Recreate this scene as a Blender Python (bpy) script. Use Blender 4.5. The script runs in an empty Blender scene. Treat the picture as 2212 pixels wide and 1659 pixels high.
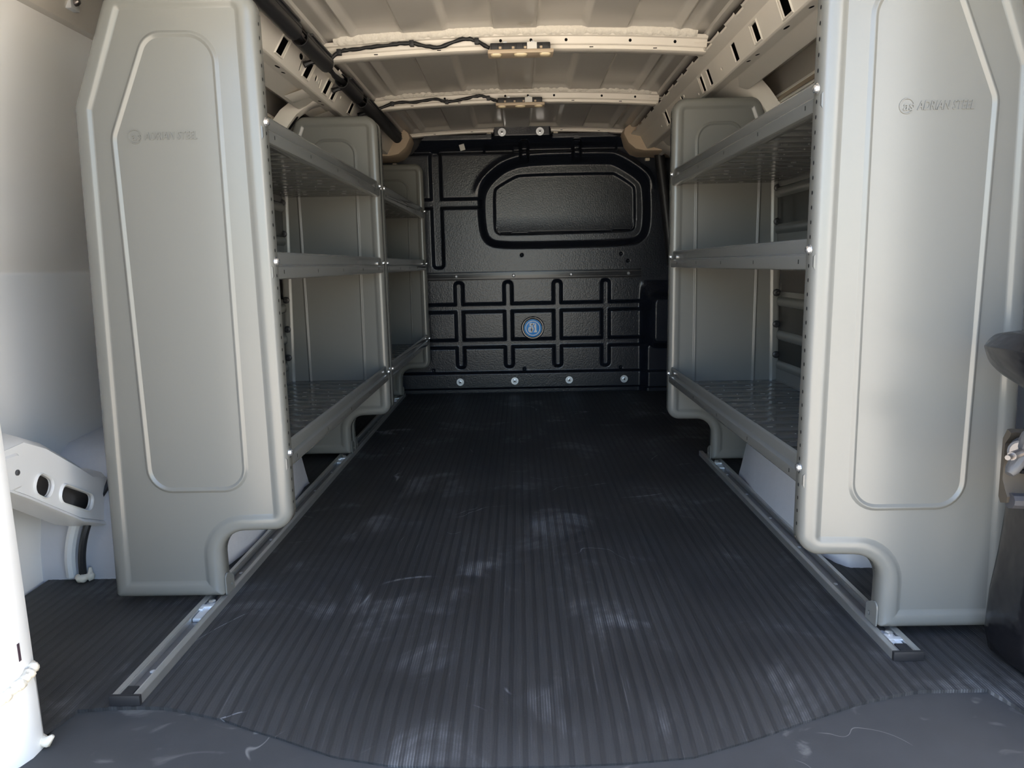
import bpy, bmesh, math, random
import numpy as np
from mathutils import Vector, Matrix
from math import pi, sin, cos, radians
random.seed(7)
SC = bpy.context.scene
COL = SC.collection

# ------------------------------------------------------------------ camera
W, H, FPX = 2212, 1659, 1546.6
YAW, PITCH, ROLL = 0.01296, 0.16487, -0.0202
CAM = Vector((0, 0, 0.72))
fw = Vector((-sin(YAW) * cos(PITCH), cos(YAW) * cos(PITCH), -sin(PITCH)))
rt = Vector((cos(YAW), sin(YAW), 0)); up = rt.cross(fw)
r2 = rt * cos(ROLL) + up * sin(ROLL); u2 = -rt * sin(ROLL) + up * cos(ROLL)
cd = bpy.data.cameras.new('camera'); cam = bpy.data.objects.new('camera', cd); COL.objects.link(cam)
m = Matrix((( r2.x, u2.x, -fw.x, CAM.x), (r2.y, u2.y, -fw.y, CAM.y), (r2.z, u2.z, -fw.z, CAM.z), (0, 0, 0, 1)))
cam.matrix_world = m
cd.sensor_width = 36; cd.sensor_fit = 'HORIZONTAL'; cd.lens = FPX * 36 / W
cd.clip_start = 0.02; cd.clip_end = 500
SC.camera = cam

# ------------------------------------------------------------------ world, sun, exposure
wd = bpy.data.worlds.new('sky'); SC.world = wd; wd.use_nodes = True
nt = wd.node_tree; nt.nodes.clear()
sky = nt.nodes.new('ShaderNodeTexSky'); sky.sky_type = 'NISHITA'; sky.sun_disc = False
sky.sun_elevation = radians(52); sky.sun_rotation = radians(-90); sky.air_density = 1.0; sky.dust_density = 0.8; sky.ozone_density = 1.0
bg = nt.nodes.new('ShaderNodeBackground'); bg.inputs[1].default_value = 0.38
wo = nt.nodes.new('ShaderNodeOutputWorld')
nt.links.new(sky.outputs[0], bg.inputs[0]); nt.links.new(bg.outputs[0], wo.inputs[0])
sl = bpy.data.lights.new('sun', 'SUN'); sl.energy = 12.5; sl.color = (1.0, 0.91, 0.765); sl.angle = radians(0.6)
sun = bpy.data.objects.new('sun', sl); COL.objects.link(sun)
to_sun = Vector((-0.62, 0.10, 0.79)).normalized()
sun.rotation_euler = to_sun.to_track_quat('Z', 'Y').to_euler(); sun.location = (6, 0, 8)
SC.view_settings.view_transform = 'Standard'; SC.view_settings.look = 'None'
SC.view_settings.gamma = 1.0; SC.view_settings.use_curve_mapping = False
SC.view_settings.exposure = 1.30
SC.cycles.max_bounces = 14; SC.cycles.diffuse_bounces = 10; SC.cycles.glossy_bounces = 6
SC.cycles.use_denoising = True; SC.cycles.caustics_reflective = False; SC.cycles.caustics_refractive = False
SC.cycles.sample_clamp_indirect = 6

# ------------------------------------------------------------------ materials
def mat(name, col, rough=0.5, metal=0.0, spec=0.5, noise=0.0, nscale=30, bump=0.0, bscale=200, coat=0.0, bdist=0.001):
    M = bpy.data.materials.new(name); M.use_nodes = True
    n = M.node_tree; b = n.nodes['Principled BSDF']
    b.inputs['Base Color'].default_value = (*col, 1); b.inputs['Roughness'].default_value = rough
    b.inputs['Metallic'].default_value = metal; b.inputs['Specular IOR Level'].default_value = spec
    if coat: b.inputs['Coat Weight'].default_value = coat; b.inputs['Coat Roughness'].default_value = 0.12
    tc = n.nodes.new('ShaderNodeTexCoord')
    if noise:
        t = n.nodes.new('ShaderNodeTexNoise'); t.inputs['Scale'].default_value = nscale; t.inputs['Detail'].default_value = 5
        n.links.new(tc.outputs['Object'], t.inputs['Vector'])
        mx = n.nodes.new('ShaderNodeMix'); mx.data_type = 'RGBA'; mx.blend_type = 'MIX'
        mx.inputs['A'].default_value = (*[c * (1 - noise) for c in col], 1)
        mx.inputs['B'].default_value = (*[min(1, c * (1 + noise)) for c in col], 1)
        n.links.new(t.outputs['Fac'], mx.inputs['Factor']); n.links.new(mx.outputs['Result'], b.inputs['Base Color'])
    if bump:
        t = n.nodes.new('ShaderNodeTexNoise'); t.inputs['Scale'].default_value = bscale; t.inputs['Detail'].default_value = 3
        n.links.new(tc.outputs['Object'], t.inputs['Vector'])
        bp = n.nodes.new('ShaderNodeBump'); bp.inputs['Strength'].default_value = bump; bp.inputs['Distance'].default_value = bdist
        n.links.new(t.outputs['Fac'], bp.inputs['Height']); n.links.new(bp.outputs['Normal'], b.inputs['Normal'])
    return M

M = {}
M['panel'] = mat('grey_powder_coat', (0.176, 0.177, 0.163), 0.25, spec=0.6, bump=0.06, bscale=900, bdist=0.0005)
M['shelf'] = mat('grey_shelf_enamel', (0.140, 0.143, 0.137), 0.16, spec=0.5, bump=0.05, bscale=700, bdist=0.0005)
M['white'] = mat('white_body_paint', (0.76, 0.755, 0.74), 0.30, spec=0.5, noise=0.02, nscale=4, coat=0.2)
M['cream'] = mat('cream_white_primer', (0.82, 0.77, 0.69), 0.32, spec=0.5, noise=0.03, nscale=8)
M['roof'] = mat('roof_primer', (0.52, 0.495, 0.45), 0.24, spec=0.5, noise=0.04, nscale=6, bump=0.05, bscale=300)
M['foam'] = mat('white_sealant', (0.80, 0.76, 0.68), 0.8, bump=0.7, bscale=120, bdist=0.004, noise=0.12, nscale=150)
M['abs'] = mat('black_abs', (0.0100, 0.0128, 0.0205), 0.27, spec=0.5, bump=0.45, bscale=150, bdist=0.002)
M['bplastic'] = mat('black_plastic', (0.018, 0.018, 0.02), 0.45)
M['bstrip'] = mat('black_anodised_strip', (0.03, 0.03, 0.033), 0.28, spec=0.6)
M['wire'] = mat('black_loom_tape', (0.012, 0.012, 0.013), 0.5, bump=0.5, bscale=120, bdist=0.002)
M['dark'] = mat('opening_shade', (0.01, 0.01, 0.011), 0.9, spec=0.1)  # near-black colour stands in for the shade inside holes and slots
M['alu'] = mat('brushed_aluminium', (0.62, 0.62, 0.60), 0.38, metal=0.85, noise=0.12, nscale=25)
M['channel'] = mat('dull_channel_steel', (0.30, 0.30, 0.31), 0.35, metal=0.8, noise=0.2, nscale=30)
M['zinc'] = mat('bright_zinc', (0.80, 0.83, 0.87), 0.30, metal=0.55)
M['bolt'] = mat('bright_bolt', (0.85, 0.85, 0.85), 0.2, metal=0.9)
M['beige'] = mat('beige_plastic', (0.55, 0.44, 0.32), 0.5, bump=0.1, bscale=500)
M['lens'] = mat('cream_lens', (0.85, 0.72, 0.48), 0.25, coat=0.3)
M['paper'] = mat('white_paper', (0.85, 0.84, 0.80), 0.7)
M['sill'] = mat('grey_sill_rubber', (0.050, 0.051, 0.053), 0.62, spec=0.35, noise=0.18, nscale=14, bump=0.12, bscale=900)
M['blue'] = mat('blue_badge', (0.06, 0.40, 1.0), 0.4)
M['badgewhite'] = mat('badge_white', (0.96, 0.97, 0.98), 0.4)
M['vinyl'] = mat('black_vinyl', (0.006, 0.006, 0.0075), 0.26, spec=0.6, bump=0.3, bscale=11, bdist=0.03)
M['bronze'] = mat('olive_zinc_bracket', (0.06, 0.050, 0.038), 0.45, metal=0.3)
M['greyplastic'] = mat('light_grey_plastic', (0.06, 0.06, 0.063), 0.5)
M['steel'] = mat('dark_steel', (0.25, 0.23, 0.22), 0.3, metal=0.9)
M['concrete'] = mat('sunlit_concrete', (0.56, 0.49, 0.395), 0.9, noise=0.12, nscale=2)
M['under'] = mat('grey_underbody', (0.10, 0.10, 0.10), 0.8)
M['ivory'] = mat('ivory_wax', (0.72, 0.66, 0.55), 0.6, bump=0.6, bscale=90, bdist=0.004)

def mat_floor():
    Mt = bpy.data.materials.new('black_ribbed_rubber'); Mt.use_nodes = True
    n = Mt.node_tree; L = n.links; b = n.nodes['Principled BSDF']
    N = lambda t: n.nodes.new(t)
    tc = N('ShaderNodeTexCoord'); sx = N('ShaderNodeSeparateXYZ'); L.new(tc.outputs['Object'], sx.inputs[0])
    def math_(op, a, bb=None):
        k = N('ShaderNodeMath'); k.operation = op
        for i, v in enumerate((a, bb)):
            if v is None: continue
            if isinstance(v, (int, float)): k.inputs[i].default_value = v
            else: L.new(v, k.inputs[i])
        return k.outputs[0]
    # dust and scuffs: scattered soft patches broken up by the fine ribs
    def noise(scale, det, rough=0.6, sc=(1, 1, 1), dist=0.0):
        mp = N('ShaderNodeMapping'); mp.inputs['Scale'].default_value = sc; L.new(tc.outputs['Object'], mp.inputs[0])
        t = N('ShaderNodeTexNoise'); t.inputs['Scale'].default_value = scale; t.inputs['Detail'].default_value = det
        t.inputs['Roughness'].default_value = rough; t.inputs['Distortion'].default_value = dist; L.new(mp.outputs[0], t.inputs[0]); return t.outputs['Fac']
    def ramp(v, a, bb):
        r = N('ShaderNodeMapRange'); r.interpolation_type = 'SMOOTHSTEP'; L.new(v, r.inputs[0]); r.inputs[1].default_value = a; r.inputs[2].default_value = bb; return r.outputs[0]
    patch = ramp(noise(4.2, 5, 0.62, dist=0.6), 0.53, 0.72)
    rib = ramp(math_('SINE', math_('MULTIPLY', sx.outputs[0], 2 * pi / 0.0046)), -0.2, 0.8)
    streak = ramp(noise(7, 6, 0.7, (14, 0.8, 1)), 0.56, 0.74)
    grime = ramp(noise(2.0, 3), 0.3, 0.8)
    fine = noise(420, 2, 0.7)
    # thin curved scratches
    def scratch(scale, wdt, loc):
        mp = N('ShaderNodeMapping'); mp.inputs['Location'].default_value = loc; L.new(tc.outputs['Object'], mp.inputs[0])
        t = N('ShaderNodeTexNoise'); t.inputs['Scale'].default_value = scale; t.inputs['Detail'].default_value = 1.5; t.inputs['Distortion'].default_value = 0.9
        L.new(mp.outputs[0], t.inputs[0])
        d = math_('ABSOLUTE', math_('SUBTRACT', t.outputs['Fac'], 0.5))
        return math_('SUBTRACT', 1.0, ramp(d, 0.0, wdt))
    mask = ramp(noise(2.6, 3, dist=0.3), 0.55, 0.66)
    sc1 = math_('MULTIPLY', scratch(1.6, 0.0035, (3, 1, 0)), mask)
    mask2 = ramp(noise(3.4, 2, dist=0.5, sc=(1, 1, 3)), 0.56, 0.64)
    sc2 = math_('MULTIPLY', scratch(2.7, 0.004, (-2, 7, 1)), mask2)
    dust = math_('ADD', math_('MULTIPLY', math_('MULTIPLY', patch, math_('ADD', math_('MULTIPLY', rib, 0.7), 0.3)), 0.80), math_('MULTIPLY', math_('MULTIPLY', streak, rib), 0.28))
    dust = math_('ADD', dust, math_('MULTIPLY', math_('MAXIMUM', sc1, sc2), 1.1))
    dust = math_('ADD', dust, math_('MULTIPLY', grime, 0.12))
    fr = math_('FRACT', math_('ADD', math_('DIVIDE', sx.outputs[0], 0.0235), 100.0))
    band = math_('SUBTRACT', ramp(fr, 0.02, 0.06), ramp(fr, 0.63, 0.68))
    bandv = math_('MULTIPLY', band, math_('ADD', math_('MULTIPLY', ramp(noise(5, 2, sc=(5, 0.35, 1)), 0.25, 0.75), 0.55), 0.45))
    base = N('ShaderNodeMix'); base.data_type = 'RGBA'; base.inputs['A'].default_value = (0.0200, 0.0201, 0.0210, 1); base.inputs['B'].default_value = (0.0285, 0.0287, 0.0300, 1)
    L.new(bandv, base.inputs['Factor'])
    dust = math_('MULTIPLY', dust, math_('ADD', math_('MULTIPLY', band, 0.5), 0.5))
    mx = N('ShaderNodeMix'); mx.data_type = 'RGBA'; mx.clamp_factor = True
    L.new(base.outputs['Result'], mx.inputs['A']); mx.inputs['B'].default_value = (0.26, 0.262, 0.27, 1)
    dust = math_('MULTIPLY', dust, math_('ADD', math_('MULTIPLY', fine, 1.1), 0.45))
    L.new(math_('MULTIPLY', dust, 0.78), mx.inputs['Factor']); L.new(mx.outputs['Result'], b.inputs['Base Color'])
    b.inputs['Roughness'].default_value = 0.55; b.inputs['Specular IOR Level'].default_value = 0.42
    bp = N('ShaderNodeBump'); bp.inputs['Strength'].default_value = 0.5; bp.inputs['Distance'].default_value = 0.0007
    L.new(math_('ADD', math_('MULTIPLY', rib, 0.5), math_('MULTIPLY', fine, 0.7)), bp.inputs['Height']); L.new(bp.outputs[0], b.inputs['Normal'])
    return Mt
M['mat'] = mat_floor()
def scuffs(Mt):
    n = Mt.node_tree; L = n.links; b = n.nodes['Principled BSDF']; N = lambda t: n.nodes.new(t)
    src = b.inputs['Base Color'].links[0].from_socket
    tc = N('ShaderNodeTexCoord')
    def nz(scale, loc, det=2, dist=0.6, sc=(1, 1, 1)):
        mp = N('ShaderNodeMapping'); mp.inputs['Location'].default_value = loc; mp.inputs['Scale'].default_value = sc; L.new(tc.outputs['Object'], mp.inputs[0])
        t = N('ShaderNodeTexNoise'); t.inputs['Scale'].default_value = scale; t.inputs['Detail'].default_value = det; t.inputs['Distortion'].default_value = dist; L.new(mp.outputs[0], t.inputs[0]); return t.outputs['Fac']
    def mr(v, a, c):
        r = N('ShaderNodeMapRange'); r.interpolation_type = 'SMOOTHSTEP'; L.new(v, r.inputs[0]); r.inputs[1].default_value = a; r.inputs[2].default_value = c; return r.outputs[0]
    def m2(op, a, c):
        k = N('ShaderNodeMath'); k.operation = op
        for i, v in enumerate((a, c)):
            if isinstance(v, (int, float)): k.inputs[i].default_value = v
            else: L.new(v, k.inputs[i])
        return k.outputs[0]
    line = m2('SUBTRACT', 1.0, mr(m2('ABSOLUTE', m2('SUBTRACT', nz(4, (5, 2, 0), 2, 1.2), 0.5), 0), 0.0, 0.006))
    fac = m2('MULTIPLY', m2('MULTIPLY', line, mr(nz(7, (1, 8, 0)), 0.52, 0.64)), 0.5)
    fac = m2('ADD', fac, m2('MULTIPLY', mr(nz(11, (4, 4, 0), 6, 1.0, (1, 2, 1)), 0.60, 0.78), 0.35))
    mx = N('ShaderNodeMix'); mx.data_type = 'RGBA'; L.new(fac, mx.inputs['Factor']); L.new(src, mx.inputs['A']); mx.inputs['B'].default_value = (0.30, 0.29, 0.27, 1)
    L.new(mx.outputs['Result'], b.inputs['Base Color'])
scuffs(M['sill'])

# ------------------------------------------------------------------ mesh helpers
def wloc(o):
    v = Vector((0, 0, 0))
    while o is not None: v += o.location; o = o.parent
    return v
class MB:
    def __init__(s): s.v = []; s.f = []
    def add(s, vs, fs):
        k = len(s.v); s.v += [tuple(p) for p in vs]; s.f += [tuple(i + k for i in f) for f in fs]; return s
    def box(s, x0, x1, y0, y1, z0, z1, b=0.0):
        if b <= 0:
            return s.add([(x0, y0, z0), (x1, y0, z0), (x1, y1, z0), (x0, y1, z0), (x0, y0, z1), (x1, y0, z1), (x1, y1, z1), (x0, y1, z1)],
                         [(3, 2, 1, 0), (4, 5, 6, 7), (0, 1, 5, 4), (1, 2, 6, 5), (2, 3, 7, 6), (3, 0, 4, 7)])
        bm = bmesh.new(); bmesh.ops.create_cube(bm, size=1)
        bmesh.ops.scale(bm, vec=(x1 - x0, y1 - y0, z1 - z0), verts=bm.verts)
        bmesh.ops.translate(bm, vec=((x0 + x1) / 2, (y0 + y1) / 2, (z0 + z1) / 2), verts=bm.verts)
        bmesh.ops.bevel(bm, geom=bm.edges[:], offset=b, segments=2, profile=0.6, affect='EDGES', clamp_overlap=True)
        return s.bm(bm)
    def bm(s, bm):
        bm.verts.index_update()
        s.add([v.co[:] for v in bm.verts], [[v.index for v in f.verts] for f in bm.faces]); bm.free(); return s
    def rings(s, rings, closed=True, cap0=False, cap1=False):
        k = len(s.v); n = len(rings[0])
        for r in rings: s.v += [tuple(p) for p in r]
        for i in range(len(rings) - 1):
            for j in range(n if closed else n - 1):
                a = k + i * n + j; b2 = k + i * n + (j + 1) % n
                s.f.append((a, b2, b2 + n, a + n))
        if cap0: s.f.append(tuple(k + j for j in range(n))[::-1])
        if cap1: s.f.append(tuple(k + (len(rings) - 1) * n + j for j in range(n)))
        return s
    def tube(s, pts, r, n=8, cap=True):
        P = [Vector(p) for p in pts]; rs = r if isinstance(r, (list, tuple)) else [r] * len(P)
        rg = []; prev = None
        for i, p in enumerate(P):
            t = (P[min(i + 1, len(P) - 1)] - P[max(i - 1, 0)]).normalized()
            a = prev if prev is not None else (Vector((0, 0, 1)) if abs(t.z) < 0.9 else Vector((1, 0, 0)))
            a = (a - t * a.dot(t)).normalized(); prev = a; c = t.cross(a)
            rg.append([p + (a * cos(2 * pi * k / n) + c * sin(2 * pi * k / n)) * rs[i] for k in range(n)])
        return s.rings(rg, True, cap, cap)
    def lathe(s, c, axis, prof, n=16, cap=True):
        ax = Vector(axis).normalized(); a = Vector((0, 0, 1)) if abs(ax.z) < 0.9 else Vector((1, 0, 0))
        a = (a - ax * a.dot(ax)).normalized(); d = ax.cross(a); c = Vector(c)
        rg = [[c + ax * h + (a * cos(2 * pi * k / n) + d * sin(2 * pi * k / n)) * max(r, 1e-5) for k in range(n)] for r, h in prof]
        return s.rings(rg, True, cap and prof[0][0] > 1e-4, cap and prof[-1][0] > 1e-4)
    def profile(s, pts, y0, y1, closed=True, cap=True):      # (x,z) profile swept along Y
        return s.rings([[(x, y0, z) for x, z in pts], [(x, y1, z) for x, z in pts]], closed, cap and closed, cap and closed)
    def build(s, name, mt, parent=None, smooth=35, recalc=True):
        o0 = wloc(parent)
        me = bpy.data.meshes.new(name)
        me.from_pydata([(x - o0.x, y - o0.y, z - o0.z) for x, y, z in s.v], [], s.f); 
        if recalc:
            bm = bmesh.new(); bm.from_mesh(me); bmesh.ops.recalc_face_normals(bm, faces=bm.faces); bm.to_mesh(me); bm.free()
        me.materials.append(M[mt] if isinstance(mt, str) else mt)
        if smooth:
            me.polygons.foreach_set('use_smooth', [True] * len(me.polygons)); me.set_sharp_from_angle(angle=radians(smooth))
        me.update()
        o = bpy.data.objects.new(name, me); COL.objects.link(o)
        if parent is not None: o.parent = parent
        return o
def tag(o, label=None, cat=None, group=None, kind=None):
    if label: o['label'] = label
    if cat: o['category'] = cat
    if group: o['group'] = group
    if kind: o['kind'] = kind
    return o
def thing(name, loc, label, cat, group=None):
    o = bpy.data.objects.new(name, None); o.empty_display_size = 0.05; COL.objects.link(o); o.location = loc
    return tag(o, label, cat, group)
def struct(o, label=None, cat=None): return tag(o, label, cat, None, 'structure')

def rpoly(cs, d=0.0, n=6):
    """rounded polygon, corners (u,v,r); counter-clockwise; inset by d"""
    P = [Vector(c[:2]) for c in cs]; N = len(P); out = []
    def line(i):
        a, b = P[i], P[(i + 1) % N]; t = (b - a).normalized(); nn = Vector((-t.y, t.x)); return a + nn * d, t
    for i in range(N):
        p1, t1 = line((i - 1) % N); p2, t2 = line(i)
        cr = t1.x * t2.y - t1.y * t2.x
        q = p2.copy() if abs(cr) < 1e-6 else p1 + t1 * (((p2 - p1).x * t2.y - (p2 - p1).y * t2.x) / cr)
        r = cs[i][2]
        r = max(r - d, 0.0015) if cr > 0 else r + d
        ang = math.atan2(cr, t1.dot(t2)); tl = r * math.tan(abs(ang) / 2)
        if abs(ang) < 1e-3: out += [q] * (n + 1); continue
        s = q - t1 * tl; nn = Vector((-t1.y, t1.x)) * (1 if ang > 0 else -1); c = s + nn * r
        for k in range(n + 1):
            a = ang * k / n; v = -nn * r
            out.append(c + Vector((v.x * cos(a) - v.y * sin(a), v.x * sin(a) + v.y * cos(a))))
    return out
def ccw(cs):
    a = sum(cs[i][0] * cs[(i + 1) % len(cs)][1] - cs[(i + 1) % len(cs)][0] * cs[i][1] for i in range(len(cs)))
    return cs if a > 0 else cs[::-1]
def plate(mb, outline, holes, f, thick=0.0):
    """flat sheet with holes; f(u,v,w) -> xyz"""
    bm = bmesh.new(); es = []; loops = []
    for lp in [outline] + holes:
        vs = [bm.verts.new((p[0], p[1], 0)) for p in lp]; loops.append(vs)
        es += [bm.edges.new((vs[i], vs[(i + 1) % len(vs)])) for i in range(len(vs))]
    bmesh.ops.triangle_fill(bm, use_beauty=True, use_dissolve=False, edges=es)
    bm.verts.index_update()
    k = len(mb.v); fs = [[v.index for v in g.verts] for g in bm.faces]; co = [v.co.copy() for v in bm.verts]
    lid = [[v.index for v in lp] for lp in loops]; bm.free()
    mb.add([f(c.x, c.y, 0) for c in co], fs)
    if thick:
        k2 = len(mb.v); mb.add([f(c.x, c.y, thick) for c in co], [g[::-1] for g in fs])
        for lp in lid:
            for i in range(len(lp)):
                a, b = lp[i], lp[(i + 1) % len(lp)]; mb.f.append((k + a, k + b, k2 + b, k2 + a))
    return mb
def rrect(cu, cv, w, h, r, n=4):
    return [tuple(p) for p in rpoly([(cu - w / 2, cv - h / 2, r), (cu + w / 2, cv - h / 2, r), (cu + w / 2, cv + h / 2, r), (cu - w / 2, cv + h / 2, r)], 0, n)]
def circ(cu, cv, r, n=12, ry=None):
    return [(cu + r * cos(2 * pi * k / n), cv + (ry or r) * sin(2 * pi * k / n)) for k in range(n)]
def smooth_curve(pts, sub=6):
    P = [Vector(p) for p in pts]; out = []
    for i in range(len(P) - 1):
        a, b, c, d = P[max(i - 1, 0)], P[i], P[i + 1], P[min(i + 2, len(P) - 1)]
        for k in range(sub):
            t = k / sub
            out.append(0.5 * ((2 * b) + (c - a) * t + (2 * a - 5 * b + 4 * c - d) * t * t + (3 * b - a - 3 * c + d) * t ** 3))
    out.append(P[-1]); return out
def text_mesh(mb, s, size, f, ext=0.001, shear=0.0, width=None):
    """lettering as solid geometry, laid out by f(u,v,w)"""
    cu = bpy.data.curves.new('t', 'FONT'); cu.body = s; cu.size = size; cu.extrude = ext; cu.shear = shear; cu.resolution_u = 3
    o = bpy.data.objects.new('t', cu); COL.objects.link(o)
    bpy.context.view_layer.update()
    me = bpy.data.meshes.new_from_object(o.evaluated_get(bpy.context.evaluated_depsgraph_get()))
    vs = [v.co.copy() for v in me.vertices]; fs = [tuple(p.vertices) for p in me.polygons]
    x0 = min(v.x for v in vs); x1 = max(v.x for v in vs); k = (width / (x1 - x0)) if width else 1
    mb.add([f((v.x - x0) * k, v.y, v.z) for v in vs], fs)
    bpy.data.objects.remove(o); bpy.data.curves.remove(cu); bpy.data.meshes.remove(me)
    return mb

# ================================================================== SETTING
YB = 4.05          # bulkhead face
YR = 0.90          # rear door opening
# ---- ground outside
g = MB().box(-40, 40, -45, 40, -0.80, -0.66)
struct(g.build('ground', 'concrete', smooth=0))

# ---- floor slab and rear sill plate
fl = MB().box(-1.16, 1.16, 0.84, 4.16, -0.10, -0.026).build('floor', 'under', smooth=0); struct(fl)
sp = MB()
prof = [(0.80, -0.10), (0.80, -0.042), (0.806, -0.034), (0.82, -0.0265), (0.86, -0.0230), (1.13, -0.0230), (1.13, -0.0270)]
sxs = [-0.765 + 1.565 * i / 40 for i in range(41)]
def sill_up(x):
    t = min(1.0, max(0.0, (abs(x) - 0.42) / 0.24)); return 0.0165 * t * t * (3 - 2 * t)
sp.rings([[(x, y, z + (sill_up(x) if z > -0.09 else 0)) for y, z in prof] for x in sxs], False)
so = sp.build('sill_plate', 'sill', fl); so['label'] = 'smooth dark grey rubber sill plate at the rear opening'

# ---- floor mat: ribbed rubber with a curved rear edge that dips to the sill
edge = [(-1.145, 1.02), (-0.765, 1.02), (-0.757, 1.085), (-0.70, 1.092), (-0.606, 1.093), (-0.505, 1.076), (-0.398, 1.034), (-0.298, 0.988), (-0.209, 0.967),
        (-0.097, 0.961), (0.041, 0.962), (0.145, 0.966), (0.251, 0.978), (0.346, 1.014), (0.45, 1.059), (0.545, 1.089), (0.665, 1.111),
        (0.779, 1.112), (0.80, 1.03), (1.145, 1.02)]
ex = [e[0] for e in edge]; ey = [e[1] for e in edge]
xs = []; zo = []
P_ = 0.0235
k = int(-1.145 / P_) - 1
while k * P_ < 1.145:
    for a, zz in ((0.0, 0.0), (0.62, 0.0), (0.66, -0.00045), (0.96, -0.00045)):
        x = (k + a) * P_
        if -1.145 <= x <= 1.145: xs.append(x); zo.append(zz)
    k += 1
ts = [0, 0.004, 0.012, 0.025, 0.045, 0.07, 0.10, 0.14, 0.2, 0.35, 0.6, 1.0, 1.5, 2.0, 2.5, 2.9]
mb = MB(); rows = []
rows.append([(x, np.interp(x, ex, ey) + 0.0005, -0.0245 + sill_up(x)) for x in xs])
for t in ts:
    row = []
    for x, zz in zip(xs, zo):
        y0 = float(np.interp(x, ex, ey)); y = y0 + (4.03 - y0) * (t / 2.9)
        if t < 0.5: y = y0 + t
        dip = -0.019 * max(0.0, 1 - t / 0.15) ** 2 * (1 - sill_up(x) / 0.0165)
        row.append((x, y, zz + dip + 0.0))
    rows.append(row)
mb.rings(rows, False)
mt = mb.build('floor_mat', 'mat', None, smooth=25)
tag(mt, 'black ribbed rubber mat covering the van floor, dusty and scuffed', 'floor mat')

# ---- side walls (white panelling, thin closed shells) with a swage line
def wall(sgn, name):
    inner = [(1.15, -0.05), (1.152, 0.35), (1.15, 0.712), (1.158, 0.718), (1.158, 0.728), (1.148, 0.734), (1.135, 0.90), (1.10, 1.06), (1.04, 1.22), (1.00, 1.30), (0.98, 1.36)]
    outer = [(1.02, 1.45), (1.10, 1.25), (1.17, 1.05), (1.21, 0.7), (1.21, -0.25), (1.15, -0.25)]
    p = [(sgn * x, z) for x, z in inner + outer]
    w = MB().profile(p, 0.93, 4.20).build(name, 'white', None, 60); return struct(w)
wl = wall(-1, 'wall_left'); wr = wall(1, 'wall_right')

# ---- roof: outer panel, and the pressed inner skin seen from inside
ro = MB().rings([[(-1.04, y, 1.43), (-0.85, y, 1.50), (-0.4, y, 1.535), (0, y, 1.545), (0.4, y, 1.535), (0.85, y, 1.50), (1.04, y, 1.43)] for y in (0.86, 4.3)], False)
bands = [0.0, 0.065, 0.22, 0.352, 0.50, 0.562]
def arch(x): return 0.020 * (1 - (x / 0.58) ** 2)
BEAMS = [1.64, 2.42, 3.20, 4.03]
def roofz(x, y):
    a = abs(x); z = 1.421 + arch(x)
    def st(a, e, w=0.007): return min(1, max(0, (a - e) / w + 0.5))
    h = st(a, 0.068) - st(a, 0.215, .02) + st(a, 0.352, .012) - st(a, 0.495, .02) + 0.8 * (st(a, 0.515, .012) - st(a, 0.545, .012))
    d = min(abs(y - b) for b in BEAMS); e = min(1, max(0, (d - 0.050) / 0.03)); e = e * e * (3 - 2 * e)
    return z + 0.019 * h * e
nx = [i / 118 * 0.59 for i in range(-118, 119)]
ny = []
y = 0.90
while y < 4.06:
    ny.append(y); d = min(abs(y - b) for b in BEAMS); y += 0.006 if d < 0.10 else 0.03
mb = MB(); mb.rings([[(x, y, roofz(x, y)) for x in nx] for y in ny], False)
ceil_ = mb.build('ceiling', 'roof', smooth=50); struct(ceil_)
o = ro.build('outer_skin', 'white', ceil_, 60); o['label'] = 'white outer roof panel above the inner skin'
# rolled grey gutter strip along each edge of the skin
for s in (-1, 1):
    pts = [(s * 0.588, 1.4195), (s * 0.592, 1.412), (s * 0.600, 1.408), (s * 0.612, 1.408), (s * 0.622, 1.413), (s * 0.632, 1.424), (s * 0.66, 1.43), (s * 0.66, 1.46), (s * 0.588, 1.46)]
    o = MB().profile(pts, 0.9, 4.05).build('gutter', 'roof', ceil_)
# small paper labels on the roof skin
for x, y in ((0.03, 2.32), (0.045, 3.12), (0.03, 1.9)):
    z = roofz(x, y) - 0.0006
    MB().box(x - 0.019, x + 0.019, y - 0.014, y + 0.014, z - 0.0004, z).build('paper_label', mat('label_film', (0.52, 0.49, 0.43), 0.4) if y > 3.1 and 'label_film' not in bpy.data.materials else (bpy.data.materials.get('label_film') or mat('label_film', (0.52, 0.49, 0.43), 0.4)), ceil_, 0)

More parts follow.
